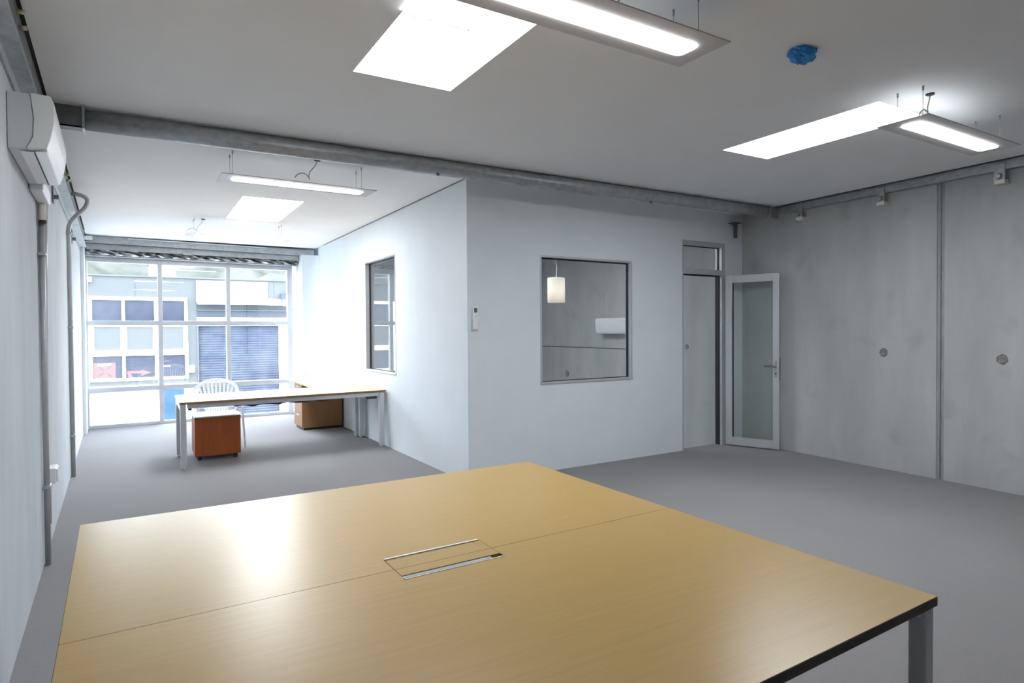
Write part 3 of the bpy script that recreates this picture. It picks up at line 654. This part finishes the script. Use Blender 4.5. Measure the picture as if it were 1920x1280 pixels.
p2 = thing('drawer_pedestal', (2.43, 10.2, 0), 'light maple drawer pedestal under the desk return by the partition', 'pedestal')
P2 = lambda x, y, z: Vector((x, y + .06*(x-2.12), z))
box('carcass', (2.15, 9.88, .035), (2.755, 10.44, .709), 'maple', p2, P2, .003)
for z0, z1 in ((.045, .26), (.265, .48), (.485, .70)):
    dr = box('drawer_front', (2.134, 9.882, z0), (2.15, 10.438, z1), 'maple', p2, P2, .002)
    box('handle', (2.126, 10.08, z1-.05), (2.134, 10.24, z1-.04), 'alu_silver', dr, P2, .002)
box('plinth', (2.165, 9.90, .0), (2.745, 10.42, .035), 'edge_dark', p2, P2)

# ------------------------------------------------------------------ white plastic armchair, facing the desk
ch = thing('plastic_chair', (.915, 9.2, 0), 'white moulded plastic armchair with slatted round back behind the desk', 'chair')
cx, yb = .915, 9.43
# seat: shallow dished grid
V, Fc = [], []; n = 10
for i in range(n+1):
    for j in range(n+1):
        u, v = i/n*2-1, j/n
        w = .235 - .02*v
        V.append((cx+u*w, 8.96+.43*v, .435 - .022*(1-u*u)*math.sin(math.pi*v) - .012*v - .02*max(0, .12-v)/.12))
for i in range(n):
    for j in range(n): Fc.append((i*(n+1)+j, (i+1)*(n+1)+j, (i+1)*(n+1)+j+1, i*(n+1)+j+1))
o = mk('seat', V, Fc, 'white_plastic', ch, True); sm = o.modifiers.new('s', 'SOLIDIFY'); sm.thickness = .012
def back(u, z): return Vector((cx+u, yb + .10*(z-.43), z))
arch = [back(-.24, .42), back(-.262, .52), back(-.272, .62), back(-.262, .70)] + [back(-.262*math.cos(a), .70+.155*math.sin(a)) for a in [math.pi*k/14 for k in range(1, 14)]] + [back(.262, .70), back(.272, .62), back(.262, .52), back(.24, .42)]
tube('back_frame', arch, 1, 'white_plastic', ch, rect=(.046, .026), ref=(0, 1, 0))
for k in range(9):
    u = -.16+.04*k
    top = .70+.155*math.sqrt(max(0, 1-((u*1.32)/.262)**2))
    tube('slat', [back(u*.75, .42), back(u*.9, .55), back(u*1.15, .68), back(u*1.32, top-.012)], 1, 'white_plastic', ch, rect=(.027, .012), ref=(0, 1, 0))
tube('lower_back_rail', [back(-.24, .50), back(-.12, .49), back(0, .488), back(.12, .49), back(.24, .50)], 1, 'white_plastic', ch, rect=(.03, .012), ref=(0, 1, 0))
for s in (-1, 1):
    tube('arm', [back(s*.268, .65), Vector((cx+s*.285, 9.30, .655)), Vector((cx+s*.288, 9.12, .648)), Vector((cx+s*.28, 9.0, .63)), Vector((cx+s*.272, 8.97, .59))], 1, 'white_plastic', ch, rect=(.05, .014))
    tube('leg', [Vector((cx+s*.272, 8.968, .60)), Vector((cx+s*.262, 8.95, .43)), Vector((cx+s*.272, 8.925, .2)), Vector((cx+s*.28, 8.905, 0))], [1.1, 1, .85, .7], 'white_plastic', ch, rect=(.042, .026), ref=(1, 0, 0))
    tube('leg', [back(s*.25, .45), Vector((cx+s*.255, yb+.02, .3)), Vector((cx+s*.262, yb+.07, .12)), Vector((cx+s*.268, yb+.10, 0))], [1.1, 1, .85, .7], 'white_plastic', ch, rect=(.042, .026), ref=(1, 0, 0))
    tube('apron', [Vector((cx+s*.235, 8.97, .425)), Vector((cx+s*.232, 9.2, .415)), Vector((cx+s*.225, 9.42, .41))], 1, 'white_plastic', ch, rect=(.012, .045))
tube('apron', [Vector((cx-.235, 8.962, .415)), Vector((cx, 8.955, .408)), Vector((cx+.235, 8.962, .415))], 1, 'white_plastic', ch, rect=(.012, .045))

# ------------------------------------------------------------------ outside: warehouse across the street
YF = 26.0
wh = thing('warehouse', (1.9, YF+3, -3.2), 'grey-blue warehouse across the street with white-framed windows and roller door', 'building')
FC = lambda x, y, z: Vector((x, YF+y, z))
# wall pieces around the openings
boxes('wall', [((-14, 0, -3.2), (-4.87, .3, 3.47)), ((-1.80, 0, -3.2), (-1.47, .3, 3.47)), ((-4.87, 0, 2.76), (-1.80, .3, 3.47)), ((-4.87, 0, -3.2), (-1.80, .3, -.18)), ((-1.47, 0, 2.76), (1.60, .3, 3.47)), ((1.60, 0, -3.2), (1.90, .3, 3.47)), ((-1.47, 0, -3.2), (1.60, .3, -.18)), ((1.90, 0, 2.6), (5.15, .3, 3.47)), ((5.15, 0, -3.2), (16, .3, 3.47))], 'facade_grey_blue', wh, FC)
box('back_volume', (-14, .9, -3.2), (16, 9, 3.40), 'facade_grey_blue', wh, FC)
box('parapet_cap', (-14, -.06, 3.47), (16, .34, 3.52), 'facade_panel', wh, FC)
for x in (-3.9, -.05, 4.6, 8): box('panel_joint', (x, -.004, 2.8), (x+.02, .0, 3.46), 'band_blue', wh, FC)
for ox in (0, -3.4):      # two grids of white-framed windows
    mx_ = [(-1.47+ox, -1.32+ox), (-.45+ox, -.36+ox), (.54+ox, .64+ox), (1.50+ox, 1.60+ox)]
    wf = thing('window_frame', FC(.06+ox, -.02, -.18)); wf.parent = wh; wf.location = FC(.06+ox, -.02, -.18) - wl(wh)
    for a, b in mx_: box('mullion', (a, -.05, -.18), (b, .06, 2.76), 'facade_white', wf, FC)
    for a, b in ((2.65, 2.76), (1.72, 1.82), (.70, .90), (-.18, -.08)):
        for i in range(3): box('rail', (mx_[i][1], -.045, a), (mx_[i+1][0], .055, b), 'facade_white', wf, FC)
    for i in range(3):
        a, b = mx_[i][1], mx_[i+1][0]
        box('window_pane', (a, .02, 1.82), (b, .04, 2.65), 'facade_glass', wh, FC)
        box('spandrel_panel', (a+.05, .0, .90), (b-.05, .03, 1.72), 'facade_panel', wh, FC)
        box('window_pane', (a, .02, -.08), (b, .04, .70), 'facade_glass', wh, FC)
        boxes('panel_border', [((a, -.02, .90), (a+.05, .035, 1.72)), ((b-.05, -.02, .90), (b, .035, 1.72))], 'facade_white', wh, FC)
box('ledge', (-14, -.12, -.42), (1.9, .02, -.34), 'facade_white', wh, FC)
# roller door bay
boxes('sign_board', [((1.89, -.14, 2.62), (4.35, -.02, 3.40)), ], 'facade_white', wh, FC)
extr('awning_edge', [(-.5, 2.56), (-.02, 2.78), (-.02, 2.62), (-.5, 2.52)], 1.9, 5.05, lambda u, t_, w: FC(t_, u, w), 'facade_white', wh)
box('upper_band', (1.90, .02, 2.05), (5.15, .3, 2.6), 'band_blue', wh, FC)
box('band_trim', (1.90, -.05, 2.30), (5.15, .02, 2.34), 'facade_panel', wh, FC)
box('lintel', (1.90, -.06, 1.74), (5.15, .3, 2.05), 'facade_white', wh, FC)
prof = [(.12, -3.2)]
z = -3.2
while z < 1.72: prof += [(.10, z+.012), (.085, z+.045), (.10, z+.078)]; z += .09
prof += [(.12, 1.74), (.2, 1.74), (.2, -3.2)]
extr('roller_door', prof, 1.95, 4.76, lambda u, t_, w: FC(t_, u, w), 'roller_steel', wh)
box('pillar', (4.78, -.08, -3.2), (5.15, .3, 1.74), 'facade_white', wh, FC)
box('door_guide', (1.90, -.02, -3.2), (1.95, .3, 1.74), 'facade_panel', wh, FC)
wlp = box('bulkhead_light', (-1.50, -.16, 3.24), (-1.30, -.001, 3.42), 'facade_white', wh, FC, .03)
box('meter_box', (1.60, -.14, .04), (1.80, -.001, .30), 'facade_white', wh, FC, .02)
box('vent_box', (4.84, -.22, 2.72), (5.14, -.001, 2.98), 'band_blue', wh, FC, .02)
box('junction_box', (4.86, -.58, 2.50), (5.02, -.42, 2.72), 'facade_white', wh, FC, .02)
box('blue_panel', (.70, -.10, -2.2), (1.44, -.001, -.52), 'blue_paint', wh, FC)
box('white_panel', (1.45, -.14, -2.2), (1.90, -.001, -.50), 'facade_white', wh, FC)
# posters in the lower windows
ps = thing('window_poster', FC(-1.0, .0, -.07), 'red poster with a dark cross in a lower window across the street', 'poster')
box('sheet', (-1.31, .008, -.078), (-.66, .018, .47), 'poster_red', ps, FC)
XC, ZC = -.97, .17
for s in (-1, 1):
    for q in (-1, 1):
        V = [FC(XC+s*.05-.03, .004, ZC+q*.03), FC(XC+s*.05+.03, .004, ZC+q*.05), FC(XC+s*.20+.03, .004, ZC+q*.19), FC(XC+s*.20-.05, .004, ZC+q*.20)]
        V += [v+Vector((0, .003, 0)) for v in V]
        mk('cross_arm', V, [(0, 1, 2, 3), (7, 6, 5, 4), (0, 4, 5, 1), (1, 5, 6, 2), (2, 6, 7, 3), (3, 7, 4, 0)], 'poster_mark', ps)
box('white_heading', (-1.18, .004, .37), (-.80, .0075, .43), 'facade_white', ps, FC)
ar = [(-.33, .16), (.11, .16), (.11, .20), (.42, .09), (.11, -.03), (.11, .07), (-.2, .07), (-.16, -.06), (-.28, -.06)]
extr('window_sticker', ar, .008, .016, lambda u, t_, w: FC(u, t_, w), 'poster_red')
tag(bpy.data.objects['window_sticker'], 'red arrow-shaped sign in the lower middle window across the street', 'sign')
sh = thing('display_shelf', FC(.85, .005, .0), 'pale shelf strips in the lower right window across the street', 'shelf')
box('board', (.66, .006, .28), (1.02, .018, .32), 'facade_white', sh, FC); box('board', (.66, .006, .46), (1.0, .018, .49), 'facade_panel', sh, FC)

# hillside behind, with a small pale shed
V, Fc = [], []; nx, ny = 60, 14
for i in range(nx+1):
    for j in range(ny+1):
        x = -60+130*i/nx; y = 44+46*j/ny
        V.append((x, y, -3.2 + 17*(j/ny)**.9 + 1.1*math.sin(i*.9+j*1.3) + random.uniform(-.7, .7)))
for i in range(nx):
    for j in range(ny): Fc.append((i*(ny+1)+j, (i+1)*(ny+1)+j, (i+1)*(ny+1)+j+1, i*(ny+1)+j+1))
h = mk('hillside', V, Fc, 'hill', smooth=True); tag(h, 'pale scrubby hillside rising behind the warehouse', 'hill', kind='structure')
rf = thing('roof_unit', FC(.85, 1.4, 3.40), 'white boxy unit standing on the warehouse roof', 'roof unit')
box('housing', (.42, 1.2, 3.401), (1.30, 1.9, 4.02), 'facade_white', rf, FC, .02)
box('cap', (.38, 1.16, 4.02), (1.34, 1.94, 4.07), 'facade_panel', rf, FC)
